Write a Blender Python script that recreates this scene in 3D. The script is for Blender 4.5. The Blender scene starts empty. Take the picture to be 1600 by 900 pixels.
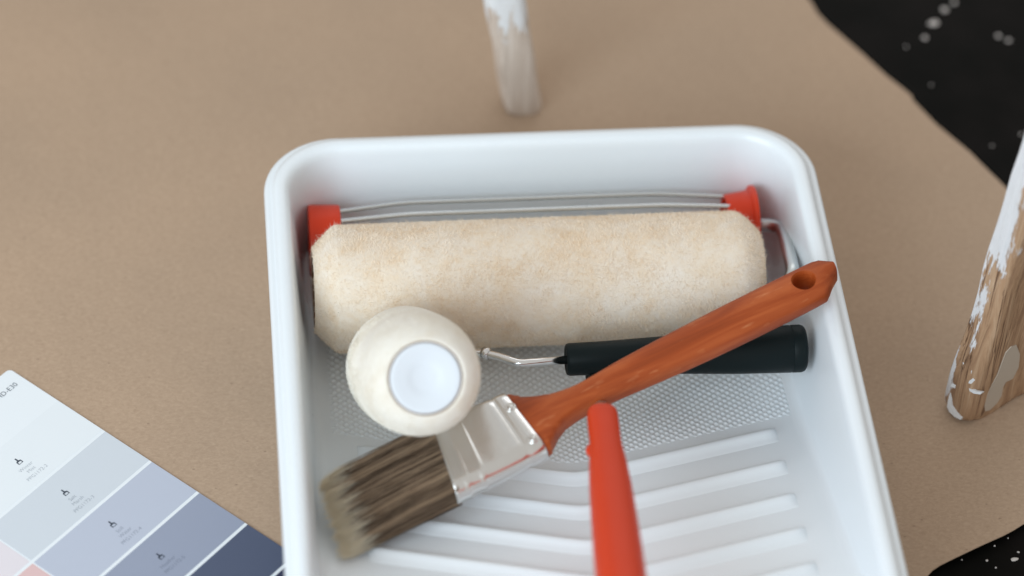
import bpy, bmesh, math
import numpy as np
from mathutils import Vector, Matrix

rng = np.random.default_rng(7)
SC = bpy.context.scene
COL = SC.collection
MM = 0.001

# ------------------------------------------------------------------ camera, world, light
TH, RO, HD = math.radians(44.4), math.radians(3.25), math.radians(7.6)
DIST = 5000.0 / 3000.0
h_ = np.array([math.sin(HD), math.cos(HD), 0.0])
r_ = np.array([math.cos(HD), -math.sin(HD), 0.0])
z_ = np.array([0, 0, 1.0])
CF = h_ * math.sin(TH) - z_ * math.cos(TH)
CU0 = h_ * math.cos(TH) + z_ * math.sin(TH)
CR = r_ * math.cos(RO) + CU0 * math.sin(RO)
CU = -r_ * math.sin(RO) + CU0 * math.cos(RO)
CP = -CF * DIST
cd = bpy.data.cameras.new('camera')
cam = bpy.data.objects.new('camera', cd)
COL.objects.link(cam)
m = Matrix.Identity(4)
for i in range(3):
    m[i][0], m[i][1], m[i][2], m[i][3] = CR[i], CU[i], -CF[i], CP[i]
cam.matrix_world = m
cd.sensor_width = 36.0
cd.lens = 5000.0 / 1600.0 * 36.0
cd.clip_start, cd.clip_end = 0.05, 50.0
cd.dof.use_dof = True
cd.dof.focus_distance = 1.575
cd.dof.aperture_fstop = 3.2
SC.camera = cam

w = bpy.data.worlds.new('World')
SC.world = w
w.use_nodes = True
bg = w.node_tree.nodes['Background']
bg.inputs[0].default_value = (1.0, 0.965, 0.915, 1)
bg.inputs[1].default_value = 0.65


def area(name, loc, target, size, size_y, power, color):
    d = bpy.data.lights.new(name, 'AREA')
    d.shape = 'RECTANGLE'
    d.size, d.size_y = size, size_y
    d.energy = power
    d.color = color
    o = bpy.data.objects.new(name, d)
    COL.objects.link(o)
    o.location = loc
    o.rotation_euler = (Vector(target) - Vector(loc)).to_track_quat('-Z', 'Y').to_euler()
    return o


area('window_light', (-1.1, -1.4, 0.95), (0, -0.05, 0), 1.4, 1.2, 36, (0.77, 0.905, 1.0))

area('back_highlight_fill', (0.5, 1.9, 1.5), (0, 0.0, 0), 1.5, 0.9, 6, (0.95, 0.98, 1.0))  # added lamp, no window seen there: gives wires, rod and ferrule their highlights
SC.cycles.max_bounces = 12
SC.cycles.diffuse_bounces = 8
SC.view_settings.view_transform = 'Standard'
SC.view_settings.look = 'None'
SC.view_settings.exposure = -0.06
SC.view_settings.gamma = 1.0
SC.view_settings.use_curve_mapping = False


# pixel (of the 1600x900 photograph) -> point on a horizontal plane at height z, used only to measure
def px(x, y, z=0.0):
    d = CF + CR * (x - 800) / 5000.0 + CU * (450 - y) / 5000.0
    return CP + d * (z - CP[2]) / d[2]


# ------------------------------------------------------------------ helpers
def srgb(r, g, b):
    def f(c):
        c /= 255.0
        return c / 12.92 if c <= 0.04045 else ((c + 0.055) / 1.055) ** 2.4
    return (f(r), f(g), f(b), 1.0)


def thing(name, label, cat, loc=(0, 0, 0), group=None):
    o = bpy.data.objects.new(name, None)
    o.empty_display_size = 0.02
    COL.objects.link(o)
    o.location = loc
    o['label'] = label
    o['category'] = cat
    if group:
        o['group'] = group
    return o


def link(name, me, mat, parent=None, smooth=True, auto=None):
    o = bpy.data.objects.new(name, me)
    COL.objects.link(o)
    if mat is not None:
        me.materials.clear()
        me.materials.append(mat)
    if smooth:
        me.shade_smooth()
        if auto is not None:
            me.set_sharp_from_angle(angle=math.radians(auto))
    if parent is not None:
        o.parent = parent
        # mesh parts are modelled in world coordinates; only the thing's Empty is moved
        if parent.type == 'EMPTY':
            o.matrix_parent_inverse = Matrix.Translation(-parent.location)
    return o


def mesh(name, verts, faces):
    me = bpy.data.meshes.new(name)
    me.from_pydata([tuple(v) for v in verts], [], [tuple(f) for f in faces])
    me.update()
    return me


def fast_mesh(name, verts, faces):
    """verts (n,3), faces (m,k) numpy with equal k"""
    verts = np.asarray(verts, dtype=np.float32)
    faces = np.asarray(faces, dtype=np.int32)
    me = bpy.data.meshes.new(name)
    k = faces.shape[1]
    me.vertices.add(len(verts))
    me.vertices.foreach_set('co', verts.ravel())
    me.loops.add(faces.size)
    me.loops.foreach_set('vertex_index', faces.ravel())
    me.polygons.add(len(faces))
    me.polygons.foreach_set('loop_start', np.arange(0, faces.size, k, dtype=np.int32))
    me.update(calc_edges=True)
    me.validate()
    return me


def grid_faces(nu, nv, close_u=False, close_v=False):
    f = []
    for i in range(nu if close_u else nu - 1):
        for j in range(nv if close_v else nv - 1):
            a = i * nv + j
            b = ((i + 1) % nu) * nv + j
            c = ((i + 1) % nu) * nv + (j + 1) % nv
            d = i * nv + (j + 1) % nv
            f.append((a, b, c, d))
    return f


def loft(name, rings, cap=True):
    """rings: list of (n,3) arrays with equal n"""
    n = len(rings[0])
    v = np.concatenate(rings)
    f = grid_faces(len(rings), n, False, True)
    f = [(d, c, b, a) for a, b, c, d in f]
    if cap:
        f.append(tuple(range(n - 1, -1, -1))[::-1])
        f.append(tuple((len(rings) - 1) * n + k for k in range(n))[::-1])
    me = mesh(name, v, f)
    bm = bmesh.new()
    bm.from_mesh(me)
    bmesh.ops.recalc_face_normals(bm, faces=bm.faces)
    bm.to_mesh(me)
    bm.free()
    return me


def smooth_path(pts, n=10):
    p = np.array(pts, dtype=float)
    p = np.vstack([2 * p[0] - p[1], p, 2 * p[-1] - p[-2]])
    out = []
    for i in range(1, len(p) - 2):
        for t in np.linspace(0, 1, n, endpoint=False):
            a, b, c, d = p[i - 1], p[i], p[i + 1], p[i + 2]
            out.append(0.5 * ((2 * b) + (-a + c) * t + (2 * a - 5 * b + 4 * c - d) * t * t + (-a + 3 * b - 3 * c + d) * t ** 3))
    out.append(p[-2])
    return np.array(out)


def fillet_path(pts, rad, n=7):
    p = [np.array(q, dtype=float) for q in pts]
    out = [p[0]]
    for i in range(1, len(p) - 1):
        a, b, c = p[i - 1], p[i], p[i + 1]
        u, v = a - b, c - b
        lu, lv = np.linalg.norm(u), np.linalg.norm(v)
        r = min(rad, lu * .48, lv * .48)
        s, e = b + u / lu * r, b + v / lv * r
        for t in np.linspace(0, 1, n):
            out.append((1 - t) ** 2 * s + 2 * t * (1 - t) * b + t * t * e)
    out.append(p[-1])
    return np.array(out)


def tube(name, path, r, seg=12):
    path = np.asarray(path, dtype=float)
    rr = np.full(len(path), r) if np.isscalar(r) else np.asarray(r)
    t = np.gradient(path, axis=0)
    t /= np.linalg.norm(t, axis=1)[:, None]
    ref = np.array([0.13, 0.27, 0.95])
    nrm = ref - t[0] * (ref @ t[0])
    nrm /= np.linalg.norm(nrm)
    rings = []
    a = np.linspace(0, 2 * np.pi, seg, endpoint=False)
    for i in range(len(path)):
        nrm = nrm - t[i] * (nrm @ t[i])
        nrm /= np.linalg.norm(nrm)
        b = np.cross(t[i], nrm)
        rings.append(path[i] + rr[i] * (np.cos(a)[:, None] * nrm + np.sin(a)[:, None] * b))
    return loft(name, rings)


def sq(n, e):
    """unit superellipse, exponent e"""
    a = np.linspace(0, 2 * np.pi, n, endpoint=False)
    c, s = np.cos(a), np.sin(a)
    return np.sign(c) * np.abs(c) ** (2 / e), np.sign(s) * np.abs(s) ** (2 / e)


def revolve(name, prof, o, ax, seg=64, cap0=False, cap1=False):
    """prof: (distance along axis, radius) list"""
    ax = np.array(ax, float)
    ax /= np.linalg.norm(ax)
    ref = np.array([0, 0, 1.0]) if abs(ax[2]) < .9 else np.array([1.0, 0, 0])
    u = np.cross(ax, ref)
    u /= np.linalg.norm(u)
    v = np.cross(ax, u)
    a = np.linspace(0, 2 * np.pi, seg, endpoint=False)
    rings = [np.array(o) + ax * d + r * (np.cos(a)[:, None] * u + np.sin(a)[:, None] * v) for d, r in prof]
    n = seg
    vv = np.concatenate(rings)
    f = grid_faces(len(rings), n, False, True)
    if cap0:
        f.append(tuple(range(n)))
    if cap1:
        f.append(tuple((len(rings) - 1) * n + k for k in range(n)))
    me = mesh(name, vv, f)
    bm = bmesh.new()
    bm.from_mesh(me)
    bmesh.ops.recalc_face_normals(bm, faces=bm.faces)
    bm.to_mesh(me)
    bm.free()
    return me


def vnoise(p, scale, seed=0):
    """cheap smooth value noise on (n,3) points, about -1..1"""
    r = np.random.default_rng(seed)
    out = np.zeros(len(p))
    for k in range(7):
        d = r.normal(size=3)
        d /= np.linalg.norm(d)
        out += np.sin((p @ d) * scale * r.uniform(.6, 1.7) + r.uniform(0, 6.28) + 1.5 * np.sin((p @ r.normal(size=3)) * scale * .5 + r.uniform(0, 6.28)))
    return out / 3.2


# ------------------------------------------------------------------ materials
def new_mat(name):
    m = bpy.data.materials.new(name)
    m.use_nodes = True
    nt = m.node_tree
    b = nt.nodes['Principled BSDF']
    return m, nt, b


def nd(nt, kind, **kw):
    n = nt.nodes.new(kind)
    for k, v in kw.items():
        if k in n.inputs:
            n.inputs[k].default_value = v
        else:
            setattr(n, k, v)
    return n


def plain(name, col, rough=0.5, metal=0.0, coat=0.0, spec=0.5, bump=None, sss=0.0):
    m, nt, b = new_mat(name)
    b.inputs['Base Color'].default_value = col
    b.inputs['Roughness'].default_value = rough
    b.inputs['Metallic'].default_value = metal
    b.inputs['Coat Weight'].default_value = coat
    b.inputs['Specular IOR Level'].default_value = spec
    if sss:
        b.inputs['Subsurface Weight'].default_value = sss
        b.inputs['Subsurface Radius'].default_value = (1, .9, .8)
        b.inputs['Subsurface Scale'].default_value = 0.003
    tc = nd(nt, 'ShaderNodeTexCoord')
    # gentle variation of gloss and tone so that no surface is uniform
    nz = nd(nt, 'ShaderNodeTexNoise', Scale=(bump[0] if bump else 60.0), Detail=4.0)
    nt.links.new(tc.outputs['Object'], nz.inputs['Vector'])
    mr = nd(nt, 'ShaderNodeMapRange')
    mr.inputs[3].default_value = max(0.02, rough - .06)
    mr.inputs[4].default_value = rough + .08
    nt.links.new(nz.outputs[0], mr.inputs[0])
    nt.links.new(mr.outputs[0], b.inputs['Roughness'])
    if bump:
        bp = nd(nt, 'ShaderNodeBump', Strength=bump[1], Distance=bump[2])
        nt.links.new(nz.outputs[0], bp.inputs['Height'])
        nt.links.new(bp.outputs[0], b.inputs['Normal'])
    return m


def ramp(nt, stops):
    r = nd(nt, 'ShaderNodeValToRGB')
    e = r.color_ramp.elements
    while len(e) < len(stops):
        e.new(0.5)
    for el, (p, c) in zip(e, stops):
        el.position = p
        el.color = c
    return r


M_plastic = plain('white_plastic', (0.78, 0.83, 0.87, 1), 0.30, bump=(35, 0.05, 0.002), sss=0.0)
M_red = plain('red_plastic', srgb(208, 56, 22), 0.40, spec=.3, bump=(220, 0.06, 0.0006))
M_redh = plain('red_handle_plastic', srgb(204, 58, 20), 0.42, spec=.25, bump=(150, 0.05, 0.0008))
M_black = plain('black_rubber', (0.006, 0.011, 0.012, 1), 0.45, spec=0.12, bump=(400, 0.10, 0.0004))
M_steel = plain('bright_wire', (0.70, 0.73, 0.74, 1), 0.22, metal=1.0)
M_rod = plain('zinc_rod', (0.60, 0.635, 0.64, 1), 0.36, metal=1.0)
M_chrome = plain('chrome_rod', (0.78, 0.78, 0.78, 1), 0.17, metal=1.0)
M_cap = plain('white_cap_plastic', (0.68, 0.72, 0.77, 1), 0.6, spec=.3)
M_core = plain('core_tube', srgb(150, 110, 80), 0.8)
M_cardwhite = plain('card_white', srgb(229, 235, 240), 0.5)
M_ink = plain('ink_dark', srgb(70, 82, 96), 0.6)


def ink(name, col):
    return plain(name, col, 0.6)


# kraft paper
M_paper, nt, b = new_mat('kraft_paper')
tc = nd(nt, 'ShaderNodeTexCoord')
mp = nd(nt, 'ShaderNodeMapping')
mp.inputs['Scale'].default_value = (1, 1.6, 1)
mp.inputs['Rotation'].default_value = (0, 0, 0.6)
nt.links.new(tc.outputs['Object'], mp.inputs[0])
n1 = nd(nt, 'ShaderNodeTexNoise', Scale=420.0, Detail=5.0, Roughness=0.65, Distortion=0.8)
n2 = nd(nt, 'ShaderNodeTexNoise', Scale=9.0, Detail=3.0)
n3 = nd(nt, 'ShaderNodeTexNoise', Scale=75.0, Detail=2.0)
for n in (n1, n2, n3):
    nt.links.new((mp if n is n1 else tc).outputs[0 if n is n1 else 'Object'], n.inputs['Vector'])
r1 = ramp(nt, [(0.30, srgb(167, 143, 121)), (0.72, srgb(185, 161, 138))])
nt.links.new(n1.outputs[0], r1.inputs[0])
r2 = ramp(nt, [(0.3, (0.94, 0.94, 0.94, 1)), (0.7, (1.04, 1.03, 1.02, 1))])
nt.links.new(n2.outputs[0], r2.inputs[0])
mx = nd(nt, 'ShaderNodeMix', data_type='RGBA', blend_type='MULTIPLY')
mx.inputs[0].default_value = 1.0
nt.links.new(r1.outputs[0], mx.inputs[6])
nt.links.new(r2.outputs[0], mx.inputs[7])
vo = nd(nt, 'ShaderNodeTexVoronoi', Scale=150.0)
vo.inputs['Randomness'].default_value = 1.0
nt.links.new(mp.outputs[0], vo.inputs['Vector'])
wn = nd(nt, 'ShaderNodeMath', operation='LESS_THAN')
wn.inputs[1].default_value = 0.10
nt.links.new(vo.outputs['Distance'], wn.inputs[0])
gt = nd(nt, 'ShaderNodeMath', operation='GREATER_THAN')
gt.inputs[1].default_value = 0.80
sx = nd(nt, 'ShaderNodeSeparateColor')
nt.links.new(vo.outputs['Color'], sx.inputs[0])
nt.links.new(sx.outputs[0], gt.inputs[0])
mu = nd(nt, 'ShaderNodeMath', operation='MULTIPLY')
nt.links.new(wn.outputs[0], mu.inputs[0])
nt.links.new(gt.outputs[0], mu.inputs[1])
mu2 = nd(nt, 'ShaderNodeMath', operation='MULTIPLY')
mu2.inputs[1].default_value = 0.35
nt.links.new(mu.outputs[0], mu2.inputs[0])
mx2 = nd(nt, 'ShaderNodeMix', data_type='RGBA')
nt.links.new(mu2.outputs[0], mx2.inputs[0])
nt.links.new(mx.outputs[2], mx2.inputs[6])
mx2.inputs[7].default_value = srgb(95, 72, 58)
nt.links.new(mx2.outputs[2], b.inputs['Base Color'])
b.inputs['Roughness'].default_value = 0.72
b.inputs['Specular IOR Level'].default_value = 0.3
bp = nd(nt, 'ShaderNodeBump', Strength=0.14, Distance=0.0008)
nt.links.new(n1.outputs[0], bp.inputs['Height'])
bp2 = nd(nt, 'ShaderNodeBump', Strength=0.12, Distance=0.004)
nt.links.new(n3.outputs[0], bp2.inputs['Height'])
nt.links.new(bp.outputs[0], bp2.inputs['Normal'])
nt.links.new(bp2.outputs[0], b.inputs['Normal'])

# black plastic sheet
M_sheet, nt, b = new_mat('black_sheet_plastic')
tc = nd(nt, 'ShaderNodeTexCoord')
n1 = nd(nt, 'ShaderNodeTexNoise', Scale=22.0, Detail=4.0)
nt.links.new(tc.outputs['Object'], n1.inputs['Vector'])
r1 = ramp(nt, [(0.35, (0.003, 0.003, 0.0025, 1)), (0.7, (0.0085, 0.007, 0.0065, 1))])
nt.links.new(n1.outputs[0], r1.inputs[0])
nt.links.new(r1.outputs[0], b.inputs['Base Color'])
b.inputs['Roughness'].default_value = 0.55
b.inputs['Specular IOR Level'].default_value = 0.05
M_drop = plain('white_paint_drop', srgb(196, 190, 186), 0.5)


# nap wool
def wool(name, c0, c1, c2, scale):
    m, nt, b = new_mat(name)
    tc = nd(nt, 'ShaderNodeTexCoord')
    n1 = nd(nt, 'ShaderNodeTexNoise', Scale=scale, Detail=5.0, Roughness=0.6, Distortion=0.6)
    n2 = nd(nt, 'ShaderNodeTexNoise', Scale=scale * 5, Detail=3.0, Roughness=0.6)
    nt.links.new(tc.outputs['Object'], n1.inputs['Vector'])
    nt.links.new(tc.outputs['Object'], n2.inputs['Vector'])
    r1 = ramp(nt, [(0.34, c0), (0.5, c1), (0.68, c2)])
    ad = nd(nt, 'ShaderNodeMath', operation='ADD')
    m1 = nd(nt, 'ShaderNodeMath', operation='MULTIPLY')
    m1.inputs[1].default_value = 0.62
    m2 = nd(nt, 'ShaderNodeMath', operation='MULTIPLY')
    m2.inputs[1].default_value = 0.38
    nt.links.new(n1.outputs[0], m1.inputs[0])
    nt.links.new(n2.outputs[0], m2.inputs[0])
    nt.links.new(m1.outputs[0], ad.inputs[0])
    nt.links.new(m2.outputs[0], ad.inputs[1])
    nt.links.new(ad.outputs[0], r1.inputs[0])
    nt.links.new(r1.outputs[0], b.inputs['Base Color'])
    b.inputs['Roughness'].default_value = 0.9
    b.inputs['Specular IOR Level'].default_value = 0.1
    tl = nd(nt, 'ShaderNodeBsdfTranslucent')
    nt.links.new(r1.outputs[0], tl.inputs['Color'])
    ms = nd(nt, 'ShaderNodeMixShader')
    ms.inputs[0].default_value = 0.18
    nt.links.new(b.outputs[0], ms.inputs[1])
    nt.links.new(tl.outputs[0], ms.inputs[2])
    nt.links.new(ms.outputs[0], nt.nodes['Material Output'].inputs['Surface'])
    return m


M_wool = wool('cream_wool', srgb(243, 226, 202), srgb(246, 234, 217), srgb(248, 240, 229), 48)
M_wool2 = wool('white_wool', srgb(240, 233, 220), srgb(246, 242, 233), srgb(249, 246, 240), 45)

# stained wood of the brush handle (object coords: x along the brush)
M_wood, nt, b = new_mat('stained_handle_wood')
tc = nd(nt, 'ShaderNodeTexCoord')
mp = nd(nt, 'ShaderNodeMapping')
mp.inputs['Scale'].default_value = (14, 130, 130)
nt.links.new(tc.outputs['Object'], mp.inputs[0])
n1 = nd(nt, 'ShaderNodeTexNoise', Scale=1.0, Detail=6.0, Roughness=0.6, Distortion=0.6)
nt.links.new(mp.outputs[0], n1.inputs['Vector'])
r1 = ramp(nt, [(0.22, srgb(108, 42, 14)), (0.5, srgb(154, 68, 26)), (0.78, srgb(184, 96, 48))])
nt.links.new(n1.outputs[0], r1.inputs[0])
mp2 = nd(nt, 'ShaderNodeMapping')
mp2.inputs['Scale'].default_value = (60, 260, 200)
nt.links.new(tc.outputs['Object'], mp2.inputs[0])
n2 = nd(nt, 'ShaderNodeTexNoise', Scale=1.0, Detail=3.0)
nt.links.new(mp2.outputs[0], n2.inputs['Vector'])
r2 = ramp(nt, [(0.62, (0, 0, 0, 1)), (0.78, (0.38, 0.38, 0.38, 1))])
nt.links.new(n2.outputs[0], r2.inputs[0])
mx = nd(nt, 'ShaderNodeMix', data_type='RGBA')
nt.links.new(r2.outputs[0], mx.inputs[0])
nt.links.new(r1.outputs[0], mx.inputs[6])
mx.inputs[7].default_value = srgb(226, 160, 112)
nt.links.new(mx.outputs[2], b.inputs['Base Color'])
b.inputs['Roughness'].default_value = 0.48
b.inputs['Specular IOR Level'].default_value = 0.3
b.inputs['Coat Weight'].default_value = 0.0
b.inputs['Coat Roughness'].default_value = 0.3
bp = nd(nt, 'ShaderNodeBump', Strength=0.12, Distance=0.0006)
nt.links.new(n1.outputs[0], bp.inputs['Height'])
nt.links.new(bp.outputs[0], b.inputs['Normal'])

# ferrule metal: brushed, a little smeared
M_ferrule, nt, b = new_mat('nickel_ferrule')
b.inputs['Metallic'].default_value = 1.0
b.inputs['Base Color'].default_value = (0.74, 0.735, 0.72, 1)
tc = nd(nt, 'ShaderNodeTexCoord')
n1 = nd(nt, 'ShaderNodeTexNoise', Scale=120.0, Detail=5.0, Roughness=0.6)
nt.links.new(tc.outputs['Object'], n1.inputs['Vector'])
mr = nd(nt, 'ShaderNodeMapRange')
mr.inputs[3].default_value = 0.10
mr.inputs[4].default_value = 0.30
nt.links.new(n1.outputs[0], mr.inputs[0])
nt.links.new(mr.outputs[0], b.inputs['Roughness'])
bp = nd(nt, 'ShaderNodeBump', Strength=0.08, Distance=0.0008)
nt.links.new(n1.outputs[0], bp.inputs['Height'])
nt.links.new(bp.outputs[0], b.inputs['Normal'])

# bristles: colour per strand from an attribute
M_bristle, nt, b = new_mat('bristle_hair')
at = nd(nt, 'ShaderNodeAttribute', attribute_name='strand_colour')
nt.links.new(at.outputs['Color'], b.inputs['Base Color'])
b.inputs['Roughness'].default_value = 0.55
b.inputs['Specular IOR Level'].default_value = 0.3
tl = nd(nt, 'ShaderNodeBsdfTranslucent')
nt.links.new(at.outputs['Color'], tl.inputs['Color'])
ms = nd(nt, 'ShaderNodeMixShader')
ms.inputs[0].default_value = 0.35
nt.links.new(b.outputs[0], ms.inputs[1])
nt.links.new(tl.outputs[0], ms.inputs[2])
nt.links.new(ms.outputs[0], nt.nodes['Material Output'].inputs['Surface'])


def painted_wood(name, wood, thr, h0, h1, paint, side=None, crack=(.8, .78, .76, 1), relief=.3):
    """bare wood with streaks of white paint that thicken above height h0..h1 (local z)"""
    m, nt, b = new_mat(name)
    tc = nd(nt, 'ShaderNodeTexCoord')
    mp = nd(nt, 'ShaderNodeMapping')
    mp.inputs['Scale'].default_value = (170, 170, 14)
    nt.links.new(tc.outputs['Object'], mp.inputs[0])
    n1 = nd(nt, 'ShaderNodeTexNoise', Scale=1.0, Detail=7.0, Roughness=0.65, Distortion=1.0)
    nt.links.new(mp.outputs[0], n1.inputs['Vector'])
    r1 = ramp(nt, [(0.25, wood[0]), (0.5, wood[1]), (0.75, wood[2])])
    nt.links.new(n1.outputs[0], r1.inputs[0])
    mp3 = nd(nt, 'ShaderNodeMapping')
    mp3.inputs['Scale'].default_value = (330, 330, 10)
    nt.links.new(tc.outputs['Object'], mp3.inputs[0])
    n3 = nd(nt, 'ShaderNodeTexNoise', Scale=1.0, Detail=4.0, Roughness=0.7, Distortion=0.4)
    nt.links.new(mp3.outputs[0], n3.inputs['Vector'])
    r3 = ramp(nt, [(0.36, crack), (0.44, (1, 1, 1, 1))])
    nt.links.new(n3.outputs[0], r3.inputs[0])
    mxc = nd(nt, 'ShaderNodeMix', data_type='RGBA', blend_type='MULTIPLY')
    mxc.inputs[0].default_value = 1.0
    nt.links.new(r1.outputs[0], mxc.inputs[6])
    nt.links.new(r3.outputs[0], mxc.inputs[7])
    mp2 = nd(nt, 'ShaderNodeMapping')
    mp2.inputs['Scale'].default_value = (120, 120, 26)
    nt.links.new(tc.outputs['Object'], mp2.inputs[0])
    n2 = nd(nt, 'ShaderNodeTexNoise', Scale=1.0, Detail=5.0, Roughness=0.7)
    nt.links.new(mp2.outputs[0], n2.inputs['Vector'])
    sx = nd(nt, 'ShaderNodeSeparateXYZ')
    nt.links.new(tc.outputs['Object'], sx.inputs[0])
    mr = nd(nt, 'ShaderNodeMapRange')
    mr.inputs[1].default_value, mr.inputs[2].default_value = h0, h1
    mr.inputs[3].default_value, mr.inputs[4].default_value = 0.0, 0.34
    nt.links.new(sx.outputs[2], mr.inputs[0])
    ad = nd(nt, 'ShaderNodeMath', operation='ADD')
    nt.links.new(n2.outputs[0], ad.inputs[0])
    nt.links.new(mr.outputs[0], ad.inputs[1])
    if side is not None:      # paint was slapped on from one side
        vm = nd(nt, 'ShaderNodeVectorMath', operation='DOT_PRODUCT')
        vm.inputs[1].default_value = side
        nt.links.new(tc.outputs['Object'], vm.inputs[0])
        ad2 = nd(nt, 'ShaderNodeMath', operation='ADD')
        nt.links.new(ad.outputs[0], ad2.inputs[0])
        nt.links.new(vm.outputs['Value'], ad2.inputs[1])
        ad = ad2
    r2 = ramp(nt, [(thr, (0, 0, 0, 1)), (thr + 0.05, (.9, .9, .9, 1))])
    nt.links.new(ad.outputs[0], r2.inputs[0])
    mx = nd(nt, 'ShaderNodeMix', data_type='RGBA')
    nt.links.new(r2.outputs[0], mx.inputs[0])
    nt.links.new(mxc.outputs[2], mx.inputs[6])
    mx.inputs[7].default_value = paint
    nt.links.new(mx.outputs[2], b.inputs['Base Color'])
    b.inputs['Roughness'].default_value = 0.6
    bp = nd(nt, 'ShaderNodeBump', Strength=relief, Distance=0.002)
    nt.links.new(n1.outputs[0], bp.inputs['Height'])
    bp2 = nd(nt, 'ShaderNodeBump', Strength=0.5, Distance=0.0006)
    nt.links.new(r2.outputs[0], bp2.inputs['Height'])
    nt.links.new(bp.outputs[0], bp2.inputs['Normal'])
    nt.links.new(bp2.outputs[0], b.inputs['Normal'])
    return m


M_leg1 = painted_wood('washed_leg_wood', (srgb(182, 164, 149), srgb(206, 193, 181), srgb(220, 210, 200)), 0.66, 0.045, 0.085, srgb(228, 232, 236))
M_leg2 = painted_wood('rough_leg_wood', (srgb(112, 80, 58), srgb(168, 134, 104), srgb(198, 170, 142)), 0.67, 0.02, 0.20, srgb(222, 224, 228), (-.515 * 15 - .072 * 15, .857 * 15, .515 * .072 * 15), (.30, .24, .2, 1), .9)

# ------------------------------------------------------------------ the setting
# black plastic sheet on the floor, softly creased
xs, ys = np.linspace(-0.9, 1.0, 150), np.linspace(-0.8, 1.1, 150)
X, Y = np.meshgrid(xs, ys, indexing='ij')
P = np.stack([X.ravel(), Y.ravel(), np.zeros(X.size)], 1)
hgt = 1.0 * vnoise(P, 34, 3) + 0.8 * np.abs(vnoise(P * np.array([1, .45, 1]), 60, 5))
under = (P[:, 0] < 0.16)
P[:, 2] = -0.0045 + np.clip(hgt, -1.6, 1.5) * 0.0018 * np.where(under, .3, 1)
sheet = link('floor_sheet', fast_mesh('floor_sheet', P, np.array(grid_faces(150, 150))), M_sheet)
sheet['kind'] = 'structure'
sheet['label'] = 'black plastic dust sheet with white paint specks, under the brown paper'


def blob(name, c, rx, ry, hz, rot=0.0, seg=14, wob=0.18, seed=0):
    r = np.random.default_rng(seed)
    a = np.linspace(0, 2 * np.pi, seg, endpoint=False)
    wv = 1 + wob * (np.sin(2 * a + r.uniform(0, 6)) * .5 + np.sin(3 * a + r.uniform(0, 6)) * .5)
    rings = []
    for q, z in ((1, 0), (.94, .45), (.75, .8), (.42, 1.0)):
        x, y = rx * q * wv * np.cos(a), ry * q * wv * np.sin(a)
        rings.append(np.stack([c[0] + x * math.cos(rot) - y * math.sin(rot), c[1] + x * math.sin(rot) + y * math.cos(rot), np.full(seg, c[2] + hz * z)], 1))
    return loft(name, rings)


drops = [(1476, 15, 2.6, 2.6), (1459, 36, 4.2, 3.0), (1445, 59, 2.0, 2.2), (1560, 56, 1.9, 1.9), (1576, 63, 1.8, 1.9), (1491, 4, 1.9, 2.1),
         (1416, 73, .9, 1.0), (1585, 874, 2.9, 1.5), (1542, 876, .85, .95), (1591, 863, .8, .9), (1554, 853, .6, .6),
         (1503, 875, .5, .5), (1556, 887, .6, .6), (1575, 841, .5, .5), (1595, 210, 1.2, 1.2), (1550, 228, 1.0, 1.0), (1455, 133, .9, .8)]
zs = P[:, 2].reshape(150, 150)
for k, (x, y, rx, ry) in enumerate(drops):
    q = px(x, y, -0.003)
    i = int(np.clip(round((q[0] + .9) / 1.9 * 149), 0, 149))
    j = int(np.clip(round((q[1] + .8) / 1.9 * 149), 0, 149))
    q = px(x, y, zs[i, j])
    link('paint_drop', blob('paint_drop', (q[0], q[1], zs[i, j] - .0004), rx * .8 * MM, ry * .8 * MM, .0009, rot=.5 * k, seed=k), M_drop, sheet)

# kraft paper: one sheet with a hand-cut edge
edge_px = [(1240, -38), (1254, -12), (1267, 2), (1277, 20), (1293, 37), (1320, 60), (1350, 86), (1385, 118), (1412, 139), (1424, 149), (1427, 157), (1464, 195),
           (1515, 237), (1546, 268), (1575, 296), (1610, 330), (1680, 398)]
low_px = [(1720, 765), (1640, 800), (1600, 818), (1584, 828), (1569, 836), (1551, 844), (1531, 853), (1493, 871), (1469, 883), (1457, 891), (1447, 902), (1436, 922), (1415, 960)]
outline = [px(x, y)[:2] for x, y in edge_px] + [np.array((0.362, -0.11))] + [px(x, y)[:2] for x, y in low_px]
outline += [np.array((0.13, -0.75)), np.array((-0.85, -0.75)), np.array((-0.85, 0.95)), np.array((0.02, 0.95)), np.array((0.12, 0.36))]
bm = bmesh.new()
vs = [bm.verts.new((p[0], p[1], 0.0)) for p in outline]
f = bm.faces.new(vs)
if f.normal.z < 0:
    bmesh.ops.reverse_faces(bm, faces=[f])
ex = bmesh.ops.extrude_face_region(bm, geom=[f])
for v in [g for g in ex['geom'] if isinstance(g, bmesh.types.BMVert)]:
    v.co.z -= 0.0006
bmesh.ops.recalc_face_normals(bm, faces=bm.faces)
bmesh.ops.triangulate(bm, faces=bm.faces)
me = bpy.data.meshes.new('kraft_paper')
bm.to_mesh(me)
bm.free()
paper = link('ground_paper', me, M_paper, smooth=False)
paper['kind'] = 'structure'
paper['label'] = 'brown kraft paper covering the floor'

# ------------------------------------------------------------------ paint tray
TX0, TX1, TY0, TY1 = -127.5, 155.5, -335.0, 49.0
TCX, TCY = (TX0 + TX1) / 2, (TY0 + TY1) / 2
TA, TB = (TX1 - TX0) / 2, (TY1 - TY0) / 2
TR = 38.0
TCHX = 16.5                      # centre line of the chevron ribs


def zf(y):
    """floor height of the tray in mm at y mm: flat well, then the ramp"""
    t = -(np.asarray(y, float) + 85.0)
    k = 10.0
    return 3.5 + 0.25 * np.where(t > 60, t, k * np.log1p(np.exp(np.clip(t, -80, 60) / k)))


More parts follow.
